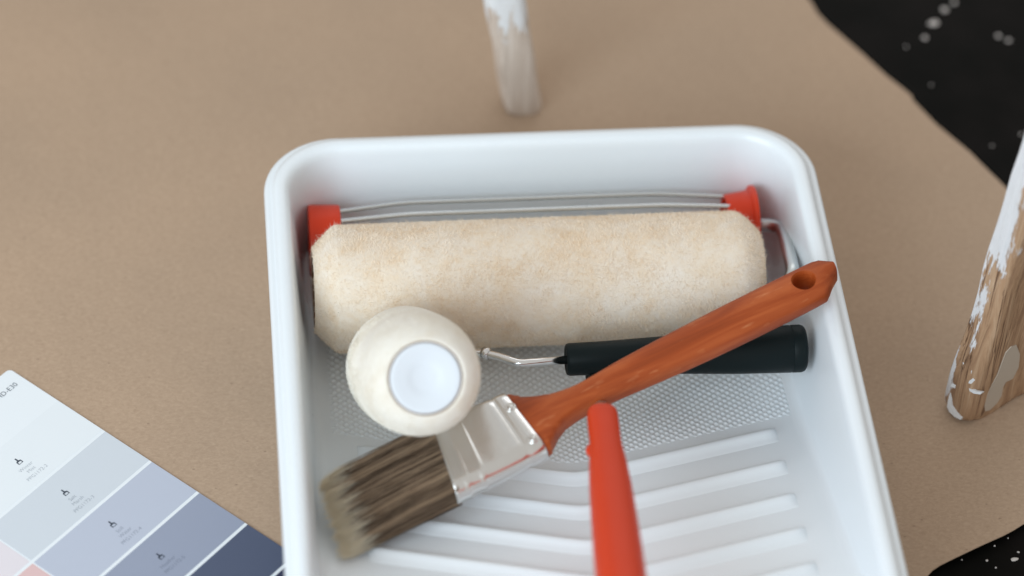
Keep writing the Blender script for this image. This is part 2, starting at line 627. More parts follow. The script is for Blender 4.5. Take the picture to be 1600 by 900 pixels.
def rrect(d, nc=14, ns=46, nl=74):
    a, b = TA - d, TB - d
    R = min(max(TR - d * .75, 9.0), a - .01, b - .01)
    out = []

    def arc(cx, cy, a0):
        for t in np.linspace(a0, a0 + np.pi / 2, nc, endpoint=False):
            out.append((cx + R * math.cos(t), cy + R * math.sin(t)))

    def seg(p, q, n):
        for t in np.linspace(0, 1, n, endpoint=False):
            out.append((p[0] + (q[0] - p[0]) * t, p[1] + (q[1] - p[1]) * t))
    arc(a - R, b - R, 0)
    seg((a - R, b), (-(a - R), b), ns)
    arc(-(a - R), b - R, np.pi / 2)
    seg((-a, b - R), (-a, -(b - R)), nl)
    arc(-(a - R), -(b - R), np.pi)
    seg((-(a - R), -b), (a - R, -b), ns)
    arc(a - R, -(b - R), 1.5 * np.pi)
    seg((a, -(b - R)), (a, b - R), nl)
    return np.array(out) + np.array([TCX, TCY])


def wall_d(z):
    return 13.2 + (64.0 - z) * 7.0 / 58.0


rings = []
for d, z in ((0.0, 57), (0.0, 63.4), (.35, 64.9), (1.1, 65.8), (2.2, 66.1), (3.2, 66.0), (3.9, 66.5), (4.5, 67.7), (5.3, 68.9), (6.6, 69.75), (8.3, 70.0), (10.2, 69.7), (11.6, 68.7), (12.6, 66.9), (13.2, 64.0)):
    q = rrect(d)
    rings.append(np.column_stack([q, np.full(len(q), z)]))
base = rrect(18.0)
F = zf(base[:, 1])
FR = 6.0
for t in (.2, .4, .6, .8, 1.0):
    zt = 64 + (np.minimum(F + FR, 63.5) - 64) * t
    dd = wall_d(zt)
    # per-vertex inset: interpolate between two loops
    q0, q1 = rrect(12.0), rrect(24.0)
    k = ((dd - 12.0) / 12.0)[:, None]
    rings.append(np.column_stack([q0 * (1 - k) + q1 * k, zt]))
d0, d1 = wall_d(np.minimum(F + FR, 63.5)), wall_d(F)
for t in (.2, .4, .6, .8, 1.0):
    dd = (1 - t) ** 2 * d0 + 2 * t * (1 - t) * d1 + t * t * (d1 + FR)
    zt = (1 - t) ** 2 * np.minimum(F + FR, 63.5) + 2 * t * (1 - t) * F + t * t * F
    q0, q1 = rrect(12.0), rrect(36.0)
    k = ((dd - 12.0) / 24.0)[:, None]
    q = q0 * (1 - k) + q1 * k
    zt = zt if t < 1 else zf(q[:, 1])
    rings.append(np.column_stack([q, zt]))
qe = rings[-1][:, :2]
mid = np.column_stack([np.full(len(qe), TCX), np.clip(qe[:, 1], TCY - TB + 100, TCY + TB - 100)])
for t in (.08, .18, .3, .45, .6, .75, .9, 1.0):
    q = qe * (1 - t) + mid * t
    rings.append(np.column_stack([q, zf(q[:, 1])]))
tray = thing('paint_tray', 'large white plastic paint tray with ribbed ramp holding the rollers and brush', 'paint tray', (TCX * MM, TCY * MM, 0))
v = np.concatenate(rings) * MM
me = mesh('tray_body', v, grid_faces(len(rings), len(rings[0]), False, True))
bm = bmesh.new()
bm.from_mesh(me)
bmesh.ops.remove_doubles(bm, verts=bm.verts, dist=1e-6)
bmesh.ops.recalc_face_normals(bm, faces=bm.faces)
up = sum(f.normal.z for f in bm.faces)
if up < 0:
    bmesh.ops.reverse_faces(bm, faces=bm.faces)
bm.to_mesh(me)
bm.free()
tb = link('body', me, M_plastic, tray)
so = tb.modifiers.new('thickness', 'SOLIDIFY')
so.thickness = 0.0016
so.offset = -1.0

# chevron ribs: each with a steep upper side, a round crest and a long lower side
RS = 31.0 / 104.0


def rib(k):
    prof = [(3.6, -.5), (2.8, .15), (2.1, 1.2), (1.4, 2.2), (0.5, 2.8), (-0.6, 2.95), (-1.8, 2.75), (-3.2, 2.1), (-4.9, 1.25), (-6.8, .6), (-8.6, .15), (-10.2, -.5)]
    yc = -147.0 - 27.0 * k
    xs = np.concatenate([[-104, -103.2, -102, -100, -97], np.linspace(-90, -12, 9), [-8, -5, -2.5, 0, 2.5, 5, 8], np.linspace(12, 90, 9), [97, 100, 102, 103.2, 104]])
    rr = []
    for x in xs:
        s = min(1.0, max(0.0, (104 - abs(x)) / 5.0))
        e = math.sin(s * math.pi / 2) ** .8
        ax = math.sqrt(x * x + 16.0) - 4
        ring = []
        for dy, hz in prof:
            y = yc + RS * ax + dy
            ring.append((TCHX + x, y, zf(y) + (hz * e if hz > 0 else hz)))
        rr.append(np.array(ring) * MM)
    n = len(prof)
    me = mesh('rib', np.concatenate(rr), [f[::-1] for f in grid_faces(len(rr), n)])
    bm = bmesh.new()
    bm.from_mesh(me)
    bmesh.ops.recalc_face_normals(bm, faces=bm.faces)
    if sum(f.normal.z for f in bm.faces) < 0:
        bmesh.ops.reverse_faces(bm, faces=bm.faces)
    bm.to_mesh(me)
    bm.free()
    return link('rib', me, M_plastic, tray)


for k in range(6):
    rib(k)

# dimpled grip field: far more bumps than can be picked apart, one mesh
nx, ny = 560, 210
xx = np.linspace(-100, 132, nx)
tt = np.linspace(0, 1, ny)
XX, TT = np.meshgrid(xx, tt, indexing='ij')
yb = -137.5 + RS * (np.sqrt((XX - TCHX) ** 2 + 16) - 4)
YY = -30 + (yb + 30) * TT
e = np.minimum.reduce([(XX + 100) / 2.5, (132 - XX) / 2.5, (YY - yb) / 2.0, (-30 - YY) / 2.0])
e = np.clip(e, 0, 1)
hh = np.cos(2 * np.pi * XX / 4.7) * np.cos(2 * np.pi * YY / 4.1)
hh = np.clip(hh, -.25, 1) + .25
ZZ = zf(YY) + (-.25 + .32 * e) + .62 * hh * e
me = fast_mesh('dimples', np.stack([XX.ravel(), YY.ravel(), ZZ.ravel()], 1) * MM, np.array(grid_faces(nx, ny)))
dm = link('dimple_field', me, M_plastic, tray)
dm['kind'] = 'stuff'
dm['label'] = 'rows of fine raised dimples across the upper ramp'


# ------------------------------------------------------------------ fibres
def fibres(name, root, nrm, tan, length, width, mat, parent, seed=1, lean=1.1):
    r = np.random.default_rng(seed)
    n = len(root)
    bit = np.cross(nrm, tan)
    ph = 2.2 * vnoise(root, 260, seed) + 2.0 * vnoise(root, 90, seed + 1) + r.normal(0, .9, n)
    d = tan * np.cos(ph)[:, None] + bit * np.sin(ph)[:, None]
    ln = length * r.uniform(.55, 1.25, n)[:, None]
    le = (lean * r.uniform(.5, 1.2, n))[:, None]
    d1 = nrm * np.cos(le * .55) + d * np.sin(le * .55)
    d2 = nrm * np.cos(le * 1.25) + d * np.sin(le * 1.25)
    p0 = root - nrm * (length * .15)
    p1 = p0 + d1 * ln * .55
    p2 = p1 + d2 * ln * .55
    rv = r.normal(size=(n, 3))
    s = np.cross(d1, rv)
    s /= np.linalg.norm(s, axis=1)[:, None] + 1e-9
    wv = width * r.uniform(.6, 1.3, n)[:, None]
    V = np.stack([p0 - s * wv, p0 + s * wv, p1 + s * wv * .8, p1 - s * wv * .8, p2], 1).reshape(-1, 3)
    i = np.arange(n)[:, None] * 5
    Ft = np.concatenate([i + np.array([[0, 1, 2]]), i + np.array([[0, 2, 3]]), i + np.array([[3, 2, 4]])])
    me = fast_mesh(name, V, Ft)
    o = link(name, me, mat, parent)
    o['kind'] = 'stuff'
    return o


def nap_surface(prof, o, ax, n, seed):
    """random roots, normals and tangents on a surface of revolution"""
    r = np.random.default_rng(seed)
    ax = np.array(ax, float)
    ax /= np.linalg.norm(ax)
    ref = np.array([0, 0, 1.0]) if abs(ax[2]) < .9 else np.array([1.0, 0, 0])
    u = np.cross(ax, ref)
    u /= np.linalg.norm(u)
    v = np.cross(ax, u)
    pr = np.array(prof)
    seg = np.diff(pr, axis=0)
    sl = np.hypot(seg[:, 0], seg[:, 1])
    wt = sl * (pr[:-1, 1] + pr[1:, 1])
    cs = np.concatenate([[0], np.cumsum(wt)])
    q = r.uniform(0, cs[-1], n)
    k = np.clip(np.searchsorted(cs, q) - 1, 0, len(seg) - 1)
    t = ((q - cs[k]) / wt[k])
    d = pr[k, 0] + seg[k, 0] * t
    rad = pr[k, 1] + seg[k, 1] * t
    a = r.uniform(0, 2 * np.pi, n)
    rd = np.cos(a)[:, None] * u + np.sin(a)[:, None] * v
    pos = np.array(o) + ax * d[:, None] + rd * rad[:, None]
    nn = rd * (seg[k, 0] / sl[k])[:, None] - ax * (seg[k, 1] / sl[k])[:, None]
    tn = np.cross(nn, rd * 0 + ax)
    tn /= np.linalg.norm(tn, axis=1)[:, None] + 1e-9
    return pos, nn, tn


# ------------------------------------------------------------------ big roller sleeve
SX0, SX1, SY, SZ, SR = -105.0, 121.0, -36.5, 41.5, 31.6
sleeve = thing('roller_sleeve', 'wide cream woolly roller sleeve lying across the deep end of the tray', 'roller sleeve', (0, SY * MM, (SZ - SR) * MM))
L = SX1 - SX0
sp = [(0, 20.8), (.6, 21.4), (4, 24.7), (8, 28.6), (11, 31.2), (12.2, 31.6), (20, SR)] + [(x, SR) for x in np.linspace(26, L - 26, 60)] + [(L - 20, SR), (L - 13, 31.5), (L - 10.5, 30.7), (L - 7, 28.2), (L - 3, 24.2), (L - .6, 21.4), (L, 20.6)]
sp = [(a * MM, r * MM) for a, r in sp]
o0 = (SX0 * MM, SY * MM, SZ * MM)
me = revolve('nap', [(0, .0190)] + sp + [(L * MM, .0190)], o0, (1, 0, 0), 110)
co = np.zeros(len(me.vertices) * 3, np.float32)
me.vertices.foreach_get('co', co)
co = co.reshape(-1, 3)
rad = co - np.array([0, SY, SZ]) * MM
rad[:, 0] = 0
rl = np.linalg.norm(rad, axis=1)[:, None]
co = co + rad / rl * (vnoise(co.astype(float), 260, 2) * .0003 + vnoise(co.astype(float), 70, 4) * .0003)[:, None]
me.vertices.foreach_set('co', co.astype(np.float32).ravel())
me.update()
nap = link('nap', me, M_wool, sleeve)
link('core', revolve('core', [(0, .0176), (0, .0193), (L * MM - .0004, .0193), (L * MM - .0004, .0176), (0, .0176)], (o0[0] + .0002, o0[1], o0[2]), (1, 0, 0), 48), M_core, sleeve, auto=40)
ps, nn, tn = nap_surface(sp, o0, (1, 0, 0), 150000, 11)
fibres('nap_fibres', ps, nn, tn, .0016, .00009, M_wool, nap, 3)

ps, nn, tn = nap_surface(sp, o0, (1, 0, 0), 9000, 12)
fibres('stray_fibres', ps, nn, tn, .0036, .00006, M_wool, nap, 9, lean=.8)

# ------------------------------------------------------------------ roller frame: cage, bent rod, red handle
CY, CZ = 9.5, 30.5
frame = thing('cage_roller', 'wire roller cage with red end caps and red handle, behind the cream sleeve', 'roller cage', (10 * MM, CY * MM, 10 * MM))
oc = np.array([0, CY, CZ]) * MM
cl = revolve('end_cap', [(0, .004), (0, .0176), (.0005, .0184), (.0018, .0186), (.0158, .0181), (.0164, .0176), (.0164, .0150), (.013, .0145), (.013, .003)], oc + np.array([-.1052, 0, 0]), (1, 0, 0), 56, True, True)
link('end_cap', cl, M_red, frame, auto=35)
cr = revolve('end_cap', [(0, .003), (0.003, .0140), (0, .0146), (0, .0158), (.0006, .0163), (.0125, .0182), (.0129, .0200), (.0134, .0206), (.0152, .0207), (.0157, .0202), (.0157, .0060), (.0150, .004)], oc + np.array([.1105, 0, 0]), (1, 0, 0), 56, True, True)
link('end_cap', cr, M_red, frame, auto=35)
for k in range(6):
    a = math.radians(35 + 60 * k)
    dv = np.array([0, math.cos(a), math.sin(a)])
    pth = [oc + np.array([x * MM, 0, 0]) + dv * r * MM for x, r in ((-91, 14.8), (-88, 14.9), (-56, 18.2), (76, 18.2), (107, 15.8), (114, 15.0))]
    link('cage_wire', tube('cage_wire', fillet_path(pth, .008, 6), .0012, 12), M_steel, frame)
# rod: out of the right cap, round the corner, along under the brush and black handle, up into the red handle
rod = [oc + np.array([.1225, 0, 0]), px(1220, 352, .0325), px(1232, 390, .046), px(1240, 428, .056)]
rod += [px(1215, 470, .046), px(1120, 548, .022), px(1010, 590, .024), np.array([.030, -.122, .044]), np.array([.0255, -.150, .0690]), np.array([.0245, -.172, .0785])]
link('rod', tube('rod', fillet_path(rod, .016, 9), .0036, 16), M_rod, frame)
# handle
hp0, hp1 = px(941, 648, .0745), px(971, 905, .101)
hd = (hp1 - hp0) / np.linalg.norm(hp1 - hp0)
hu = np.array([0, 0, 1.0]) - hd * hd[2]
hu /= np.linalg.norm(hu)
hs = np.cross(hd, hu)
st = [(0, 3.0, 2.2, .8), (.5, 4.8, 3.6, .5), (1.6, 6.2, 5.0, .1), (3.4, 7.0, 5.8, 0), (6, 7.3, 6.2, 0), (14, 7.35, 6.4, 0), (24, 7.3, 6.6, 0), (30, 7.5, 7.2, -.3), (36, 8.1, 8.0, -.7), (45, 8.9, 8.8, -1), (60, 9.7, 9.6, -1),
      (80, 10.3, 10.4, -1), (105, 10.9, 11, -1), (130, 11.2, 11.4, -1), (150, 11.2, 11.4, -1), (158, 10, 10, -1), (161, 6, 6, -1)]
cx_, cz_ = sq(32, 2.5)
rr = []
for s, a, bq, dz in st:
    rr.append(hp0 + hd * (s - 4) * MM + hs * (cx_ * a * MM)[:, None] + hu * ((cz_ * bq + dz) * MM)[:, None])
hnd = link('handle', loft('handle', rr), M_redh, frame)
SGN = 1.0 if hs[0] < 0 else -1.0
# small thumb stop on the left flank of the handle
ts = hp0 + hd * .0245 + hs * SGN * .0066 - hu * .003
link('thumb_stop', revolve('thumb_stop', [(-.0045, .0004), (-.0035, .0016), (-.001, .0026), (.001, .0026), (.0035, .0016), (.0045, .0004)], ts, hd, 16, True, True), M_redh, hnd)

# ------------------------------------------------------------------ small roller standing towards the camera
b0, b1 = px(629, 571, .042), px(665, 591, .1115)
ra = (b1 - b0) / np.linalg.norm(b1 - b0)
RL = float(np.linalg.norm(b1 - b0))
mini = thing('mini_roller', 'short fat white roller with white end cap and black handle, pointing up', 'paint roller', (b0[0], b0[1], 0.02))
mp_ = [(0, 18), (2, 22), (6, 26), (12, 28.2), (22, 29.0), (RL * 1000 - 40, 28.8), (RL * 1000 - 24, 28.0), (RL * 1000 - 14, 26.6), (RL * 1000 - 8, 24.8), (RL * 1000 - 4, 22.6), (RL * 1000 - 1.2, 20.0), (RL * 1000 - .2, 18.2), (RL * 1000 - .6, 17.2)]
pts = smooth_path([(a, r, 0) for a, r in mp_], 5)[:, :2] * MM
mp_ = [(float(a), float(r)) for a, r in pts]
me = revolve('nap', mp_, b0, ra, 96)
co = np.zeros(len(me.vertices) * 3, np.float32)
me.vertices.foreach_get('co', co)
co = co.reshape(-1, 3).astype(float)
q = co - b0
q = q - (q @ ra)[:, None] * ra
rl = np.linalg.norm(q, axis=1)[:, None]
co = co + q / rl * (vnoise(co, 60, 8) * .0006 + vnoise(co, 160, 9) * .0001)[:, None]
me.vertices.foreach_set('co', co.astype(np.float32).ravel())
me.update()
nap2 = link('nap', me, M_wool2, mini)
ps, nn, tn = nap_surface(mp_, b0, ra, 45000, 21)
fibres('nap_fibres', ps, nn, tn, .0012, .00008, M_wool2, nap2, 5)
cp = [(-.012, .0166), (-.0012, .0166), (-.0003, .0163), (0, .0155), (0, .0148), (-.0003, .0130), (-.0006, .0100), (-.0010, .0078), (-.0014, .0066), (-.0017, .0050), (-.0019, .0005)]
link('end_cap', revolve('end_cap', cp, b1, ra, 56, False, True), M_cap, mini, auto=50)
link('core', revolve('core', [(-.004, .0168), (-.0009, .0173), (-.0009, .0168)], b1, ra, 48), M_core, mini)
g0, g1 = px(884, 562, .043), px(1257, 544, .043)
ga = (g1 - g0) / np.linalg.norm(g1 - g0)
GL = np.linalg.norm(g1 - g0)
gp = [(0.0008, .0046), (0, .0068), (.0004, .0076), (.0016, .0081), (.02, .0083), (.05, .0094), (.085, .0112), (GL - .0075, .01185), (GL - .0070, .01150), (GL - .0064, .01190), (GL - .0022, .0119), (GL - .0008, .0114), (GL, .0104), (GL, .002)]
gh = link('handle', revolve('handle', gp, g0, ga, 48, True, True), M_black, mini, auto=45)
# hanging lug under the front of the handle
lg = px(931, 588, .034)
lug = [lg + np.array([dx, dy, 0]) * MM for dx, dy in ((-5.2, 6), (-5.2, -2.5), (-3.5, -4.6), (0, -5.2), (6, -5.2), (9, 3), (9, 6))]
bm = bmesh.new()
f = bm.faces.new([bm.verts.new(p) for p in lug])
ex = bmesh.ops.extrude_face_region(bm, geom=[f])
for v in [g for g in ex['geom'] if isinstance(g, bmesh.types.BMVert)]:
    v.co.z += 0.006
bmesh.ops.recalc_face_normals(bm, faces=bm.faces)
me = bpy.data.meshes.new('hanging_lug')
bm.to_mesh(me)
bm.free()
link('hanging_lug', me, M_black, gh, smooth=False)
u1 = b0 - ra * .012
mr_ = [g0 + ga * .004, px(812, 568, .043), px(796, 563, .043), px(780, 557, .042), px(752, 551, .040), px(735, 549, .036), b0 + np.array([.012, .012, -.016]), u1 + np.array([0.002, .001, -.001]), b0 + ra * .006]
link('rod', tube('rod', fillet_path(mr_, .009, 7), .0021, 14), M_chrome, mini)
link('crimp', tube('crimp', [px(764, 553, .0415), px(756, 550.5, .0405)], .0030, 12), M_chrome, mini)

# ------------------------------------------------------------------ paint brush
Pe, Pt = px(1312, 435, .084), px(522, 805, .040)
BX = (Pe - Pt) / np.linalg.norm(Pe - Pt)
BW = np.cross([0, 0, 1.0], BX)
BW /= np.linalg.norm(BW)
BN = np.cross(BX, BW)
brush = bpy.data.objects.new('paint_brush', None)
COL.objects.link(brush)
brush.empty_display_size = .02
m = Matrix.Identity(4)
for i in range(3):
    m[i][0], m[i][1], m[i][2], m[i][3] = BX[i], BW[i], BN[i], Pt[i]
brush.matrix_world = m
brush['label'] = 'flat paint brush with orange-brown wooden handle, metal ferrule and dark bristles'
brush['category'] = 'paint brush'


def blink(name, me, mat, parent, smooth=True, auto=None):
    o = link(name, me, mat, None, smooth, auto)
    o.parent = parent
    return o


# wooden handle
hst = [(96, 19.5, -19.5, 6.6), (101, 20.0, -20.5, 6.8), (103, 19.0, -20.8, 7.0), (105.5, 15.6, -20.3, 7.2), (108, 13.4, -17.4, 7.3), (112, 11.0, -13.2, 7.3), (117, 8.9, -10.4, 7.2), (124, 7.0, -8.3, 7.1), (133, 6.4, -7.3, 7.0),
       (144, 7.6, -7.1, 7.1), (156, 8.9, -7.4, 7.4), (170, 9.8, -7.9, 7.7), (185, 10.6, -8.3, 8.0), (200, 11.4, -8.5, 8.1), (214, 12.0, -8.5, 8.1), (228, 12.5, -8.3, 8.0), (243, 13.0, -8.1, 7.8), (258, 13.6, -7.6, 7.4), (263.5, 13.8, -7.2, 7.2),
       (266.5, 13.6, -4.6, 7.1), (269.5, 12.6, -1.6, 7.0), (274.8, 7.8, 2.6, 6.4)]
# densify
hs_ = np.array(hst, float)
ss = np.unique(np.concatenate([hs_[:, 0], np.arange(98, 264, 2.0)]))
cu = [np.interp(ss, hs_[:, 0], hs_[:, k]) for k in (1, 2, 3)]
for k in range(3):
    sm = cu[k].copy()
    for _ in range(3):
        sm[1:-1] = (sm[:-2] + 2 * sm[1:-1] + sm[2:]) / 4
    blend = np.clip((261 - ss) / 6, 0, 1)
    cu[k] = sm * blend + cu[k] * (1 - blend)
ex_, ez_ = sq(44, 3.1)
# a soft ridge line: the lower part of the top face falls away
rr = []
for s, u_, l_, t_ in zip(ss, *cu):
    c, hw = (u_ + l_) / 2, (u_ - l_) / 2
    zz = ez_ * t_
    fall = np.clip((-ex_ - .1), 0, 1) * .32 * t_ * np.clip((s - 118) / 25, 0, 1)
    zz = np.where(zz > 0, zz - fall * (zz / t_), zz)
    rr.append(np.stack([np.full(44, s), c + ex_ * hw, zz], 1) * MM)
me = loft('handle', rr)
ho = blink('handle', me, M_wood, brush, auto=38)
cut = bpy.data.objects.new('hole_cutter', revolve('hole_cutter', [(-.0045, .0006), (-.004, .0026), (-.0022, .0042), (0, .0050), (.003, .0054), (.0060, .0056), (.0078, .0064), (.012, .0090)], (0.2565, .0032, 0), (0, 0, 1), 36, True, True))
COL.objects.link(cut)
bo = ho.modifiers.new('hole', 'BOOLEAN')
bo.operation = 'DIFFERENCE'
bo.object = cut
bo.solver = 'EXACT'
cut.parent = brush
bpy.context.view_layer.update()
dg = bpy.context.evaluated_depsgraph_get()
me2 = bpy.data.meshes.new_from_object(ho.evaluated_get(dg))
ho.modifiers.clear()
ho.data = me2
me2.materials.clear()
me2.materials.append(M_wood)
me2.shade_smooth()
me2.set_sharp_from_angle(angle=math.radians(38))
bpy.data.objects.remove(cut)

# ferrule


def stadium(hw, th, n=18):
    a = np.linspace(-np.pi / 2, np.pi / 2, n)
    f = np.linspace(0, 1, 14)[1:-1]
    c = hw - th
    x = np.concatenate([c + th * np.cos(a), c - 2 * c * f, -c - th * np.cos(a), -c + 2 * c * f])
    z = np.concatenate([th * np.sin(a), np.full(12, th), -th * np.sin(a), np.full(12, -th)])
    return x, z



def fer_s(t, wv):
    a = 57.8 + .19 * wv
    bq = 101.3 - .06 * wv
    return a + (bq - a) * t


prof = [(0, -.35), (.006, .05), (.03, .15), (.10, .15), (.125, .25), (.15, .75), (.175, .25), (.20, .1), (.27, .1), (.295, .25), (.32, .75), (.345, .25), (.37, .05), (.45, 0), (.55, 0), (.65, 0), (.74, 0), (.79, -.05), (.815, -.5), (.84, -.05), (.90, .1), (.985, .1), (1.0, -.35)]
rr = []
for t, o in prof:
    hw = 22.8 - 1.2 * t
    th_ = 7.6 - .2 * t + o
    wv, zv = stadium(hw + o, th_)
    # pillow: faces slightly domed at the sides
    rr.append(np.stack([fer_s(t, wv), wv - .4, zv], 1) * MM)
fe = blink('ferrule', loft('ferrule', rr), M_ferrule, brush, auto=60)
for (s, wq) in ((98.2, 8.0), (98.8, -14.5)):
    blink('rivet', revolve('rivet', [(-.0008, .0017), (.0002, .0017), (.0007, .0013), (.0009, .0006)], (s * MM, wq * MM, .0074), (0, 0, 1), 16, False, True), M_ferrule, fe)
    blink('rivet_seat', revolve('rivet_seat', [(.0000, .0018), (.00035, .0022), (.0002, .0027), (-.0003, .0029)], (s * MM, wq * MM, .00745), (0, 0, 1), 18), M_ferrule, fe)
# bristle bundle
NB = 11000
bw = rng.uniform(-21.6, 21.0, NB)
bh = rng.uniform(-6.7, 6.7, NB)
s0 = fer_s(.05, bw)
clump = np.sin(bw * 1.15 + 1.3 * np.sin(bw * .43)) * .6 + .4 * np.sin(bw * 2.9 + bh * .4)
tip = -0.5 + .20 * bw + rng.normal(.8, 2.0, NB) - 1.3 * clump + .12 * bh ** 2 * .4
wt_ = bw * 1.07 + .9 * np.sin(bw * .9) + rng.normal(0, .9, NB)
ht_ = bh * .34 + rng.normal(0, .35, NB)
ang = np.linspace(0, 2 * np.pi, 3, endpoint=False)
ts_ = np.array([0, .40, .79, .86, 1.0])
Vb = np.zeros((NB, 5, 3, 3))
rd = np.array([.105, .105, .10, .08, .03])
wave_ = .030 * np.sin(bw * .8 + 2) + .022 * np.sin(bw * 2.1)
jit = np.clip(rng.normal(0, .03, NB) + wave_, -.09, .07)
for i, t in enumerate(ts_):
    if i in (2, 3):
        t = t + jit          # the pale flag starts at a different height on every hair
    s = s0 + (tip - s0) * t
    e_ = t ** 1.4
    cw = bw + (wt_ - bw) * e_
    ch = bh + (ht_ - bh) * e_ - 1.5 * t * t
    for k in range(3):
        Vb[:, i, k, 0] = s
        Vb[:, i, k, 1] = cw + rd[i] * math.cos(ang[k])
        Vb[:, i, k, 2] = ch + rd[i] * math.sin(ang[k])
fa = []
for i in range(4):
    for k in range(3):
        k2 = (k + 1) % 3
        fa.append((i * 3 + k, i * 3 + k2, (i + 1) * 3 + k2, (i + 1) * 3 + k))
fa = np.array(fa)
Fb = (np.arange(NB)[:, None, None] * 15 + fa[None]).reshape(-1, 4)
me = fast_mesh('bristles', Vb.reshape(-1, 3) * MM, Fb)
tone = .49 + .18 * np.sin(bw * .62 + 1.1) + .12 * np.sin(bw * 1.9 + 2) + .12 * np.sin(bw * 4.3 + bh * .5) + rng.normal(0, .33, NB)
tone = np.clip(tone, 0, 1) ** 1.4
dark, light, tipc = np.array(srgb(68, 48, 35)[:3]), np.array(srgb(210, 182, 152)[:3]), np.array(srgb(255, 247, 228)[:3])
bc = dark + (light - dark) * tone[:, None]
colr = np.ones((NB, 5, 3, 4), np.float32)
for i, t in enumerate(ts_):
    k = (0, 0, 0, .8, 1)[i]
    colr[:, i, :, :3] = (bc * (1 - k) + tipc * k)[:, None, :]
ca = me.color_attributes.new('strand_colour', 'FLOAT_COLOR', 'POINT')
ca.data.foreach_set('color', colr.reshape(-1))
br = blink('bristles', me, M_bristle, brush)
br['kind'] = 'stuff'
br['label'] = 'dark brown bristles with pale tips'

# ------------------------------------------------------------------ colour card
cc = px(15, 577.5, 0)
ce = px(450, 862, 0)
ed = (ce - cc) / np.linalg.norm(ce - cc)         # down the card
er = np.array([-ed[1], ed[0], 0])                # towards its right edge


def cpt(dn, rt, z=0.0):
    """mm down from the top edge, mm left(-) of the right edge"""
    return cc + ed * dn * MM + er * rt * MM + np.array([0, 0, z * MM])


card = thing('colour_card', 'paint colour card with pale blue to navy and pink chips, left of the tray', 'colour card', tuple(cpt(110, -84)))
CW, CH = 167.0, 236.0


def slab(name, d0, d1, r0, r1, z0, z1, mat, parent, rad=0.0):
    pts = []
    if rad:
        for (cd_, cr_, a0) in ((d0 + rad, r1 - rad, 0), (d0 + rad, r0 + rad, 90), (d1 - rad, r0 + rad, 180), (d1 - rad, r1 - rad, 270)):
            for a in np.linspace(a0, a0 + 90, 5):
                pts.append((cd_ - rad * math.sin(math.radians(a)), cr_ + rad * math.cos(math.radians(a))))
    else:
        pts = [(d0, r1), (d0, r0), (d1, r0), (d1, r1)]
    n = len(pts)
    v = [cpt(d, r, z0) for d, r in pts] + [cpt(d, r, z1) for d, r in pts]
    f = [tuple(range(n, 2 * n)), tuple(range(n - 1, -1, -1))] + [(i, (i + 1) % n, n + (i + 1) % n, n + i) for i in range(n)]
    return link(name, mesh(name, v, f), mat, parent, smooth=False)


slab('card_sheet', 0, CH, -CW, 0, .15, .62, M_cardwhite, card, rad=2.4)
blues = [(226, 232, 237), (204, 211, 219), (183, 190, 206), (147, 155, 175), (76, 86, 110), (42, 48, 78)]
pinks = [(236, 226, 230), (222, 216, 222), (218, 186, 186), (196, 150, 158), (168, 110, 122), (130, 72, 88)]


def put_text(name, body, dn, rt, size, mat, parent, align='CENTER'):
    cu_ = bpy.data.curves.new(name, 'FONT')
    cu_.body = body
    cu_.size = size * MM
    cu_.space_character = 1.02
    cu_.offset = -size * MM * .012
    cu_.align_x = align
    cu_.align_y = 'CENTER'
    o = bpy.data.objects.new(name, cu_)
    COL.objects.link(o)
    m = Matrix.Identity(4)
    p = cpt(dn, rt, .76)
    for i in range(3):
        m[i][0], m[i][1], m[i][2], m[i][3] = er[i], -ed[i], (0, 0, 1)[i], p[i]
    bpy.context.view_layer.update()
    me = bpy.data.meshes.new_from_object(o.evaluated_get(bpy.context.evaluated_depsgraph_get()))
    me.transform(m)
    bpy.data.objects.remove(o)
    return link(name, me, mat, parent, smooth=False)


def mixc(a, b, k):
    return tuple(a[i] * (1 - k) + b[i] * k for i in range(3))


names = [('Winter', 'Mist'), ('Salt', 'Marsh'), ('Still', 'Water'), ('Heather', ''), ('Deep', 'Slate'), ('Night', '')]
for col_i, (cols, ra0, ra1) in enumerate(((blues, -83.0, -.02), (pinks, -CW + .5, -83.8))):
    for k, c in enumerate(cols):
        d0 = 33.6 + 31.2 * k + (0 if k == 0 else .9)
        d1 = 33.6 + 31.2 * (k + 1) - .9
        chip = slab('colour_chip', d0, d1, ra0, ra1, .62, .70, ink('chip_ink', srgb(*c)), card)
        cen = -41.7 if col_i == 0 else -125.3
        top = 47.0 + 32.2 * k - (k * 1.0)
        inkd = ink('icon_ink', srgb(*mixc(c, (34, 44, 58), .85)))
        inkl = ink('name_ink', srgb(*mixc(c, (60, 70, 84), .34)))
        # little brush icon
        sh = [(-2.5, -.35), (-2.5, .35), (-.6, .45), (-.2, 1.45), (1.9, 1.45), (1.9, .95), (.4, .9), (.4, -.9), (1.6, -.95), (1.6, .9), (1.9, .9), (1.9, -1.45), (-.2, -1.45), (-.6, -.45)]
        me = mesh('chip_icon', [cpt(top - .2 + a, cen + bq, .76) for a, bq in sh], [tuple(range(len(sh)))])
        link('chip_icon', me, inkd, chip, smooth=False)
        n1_, n2_ = names[k]
        put_text('chip_name', n1_, top + 5.0, cen - .3, 2.9, inkl, chip)
        if n2_:
            put_text('chip_name', n2_, top + 8.2, cen + .2, 2.9, inkl, chip)
        put_text('chip_code', 'PPG1172-%d' % (k + 2) if col_i == 0 else 'PPG1053-%d' % (k + 1), top + (11.9 if n2_ else 8.6), cen + .6, 2.9, inkl, chip)
put_text('card_code', 'HD-E30', 9.8, -5.0, 4.1, M_ink, card, 'RIGHT')


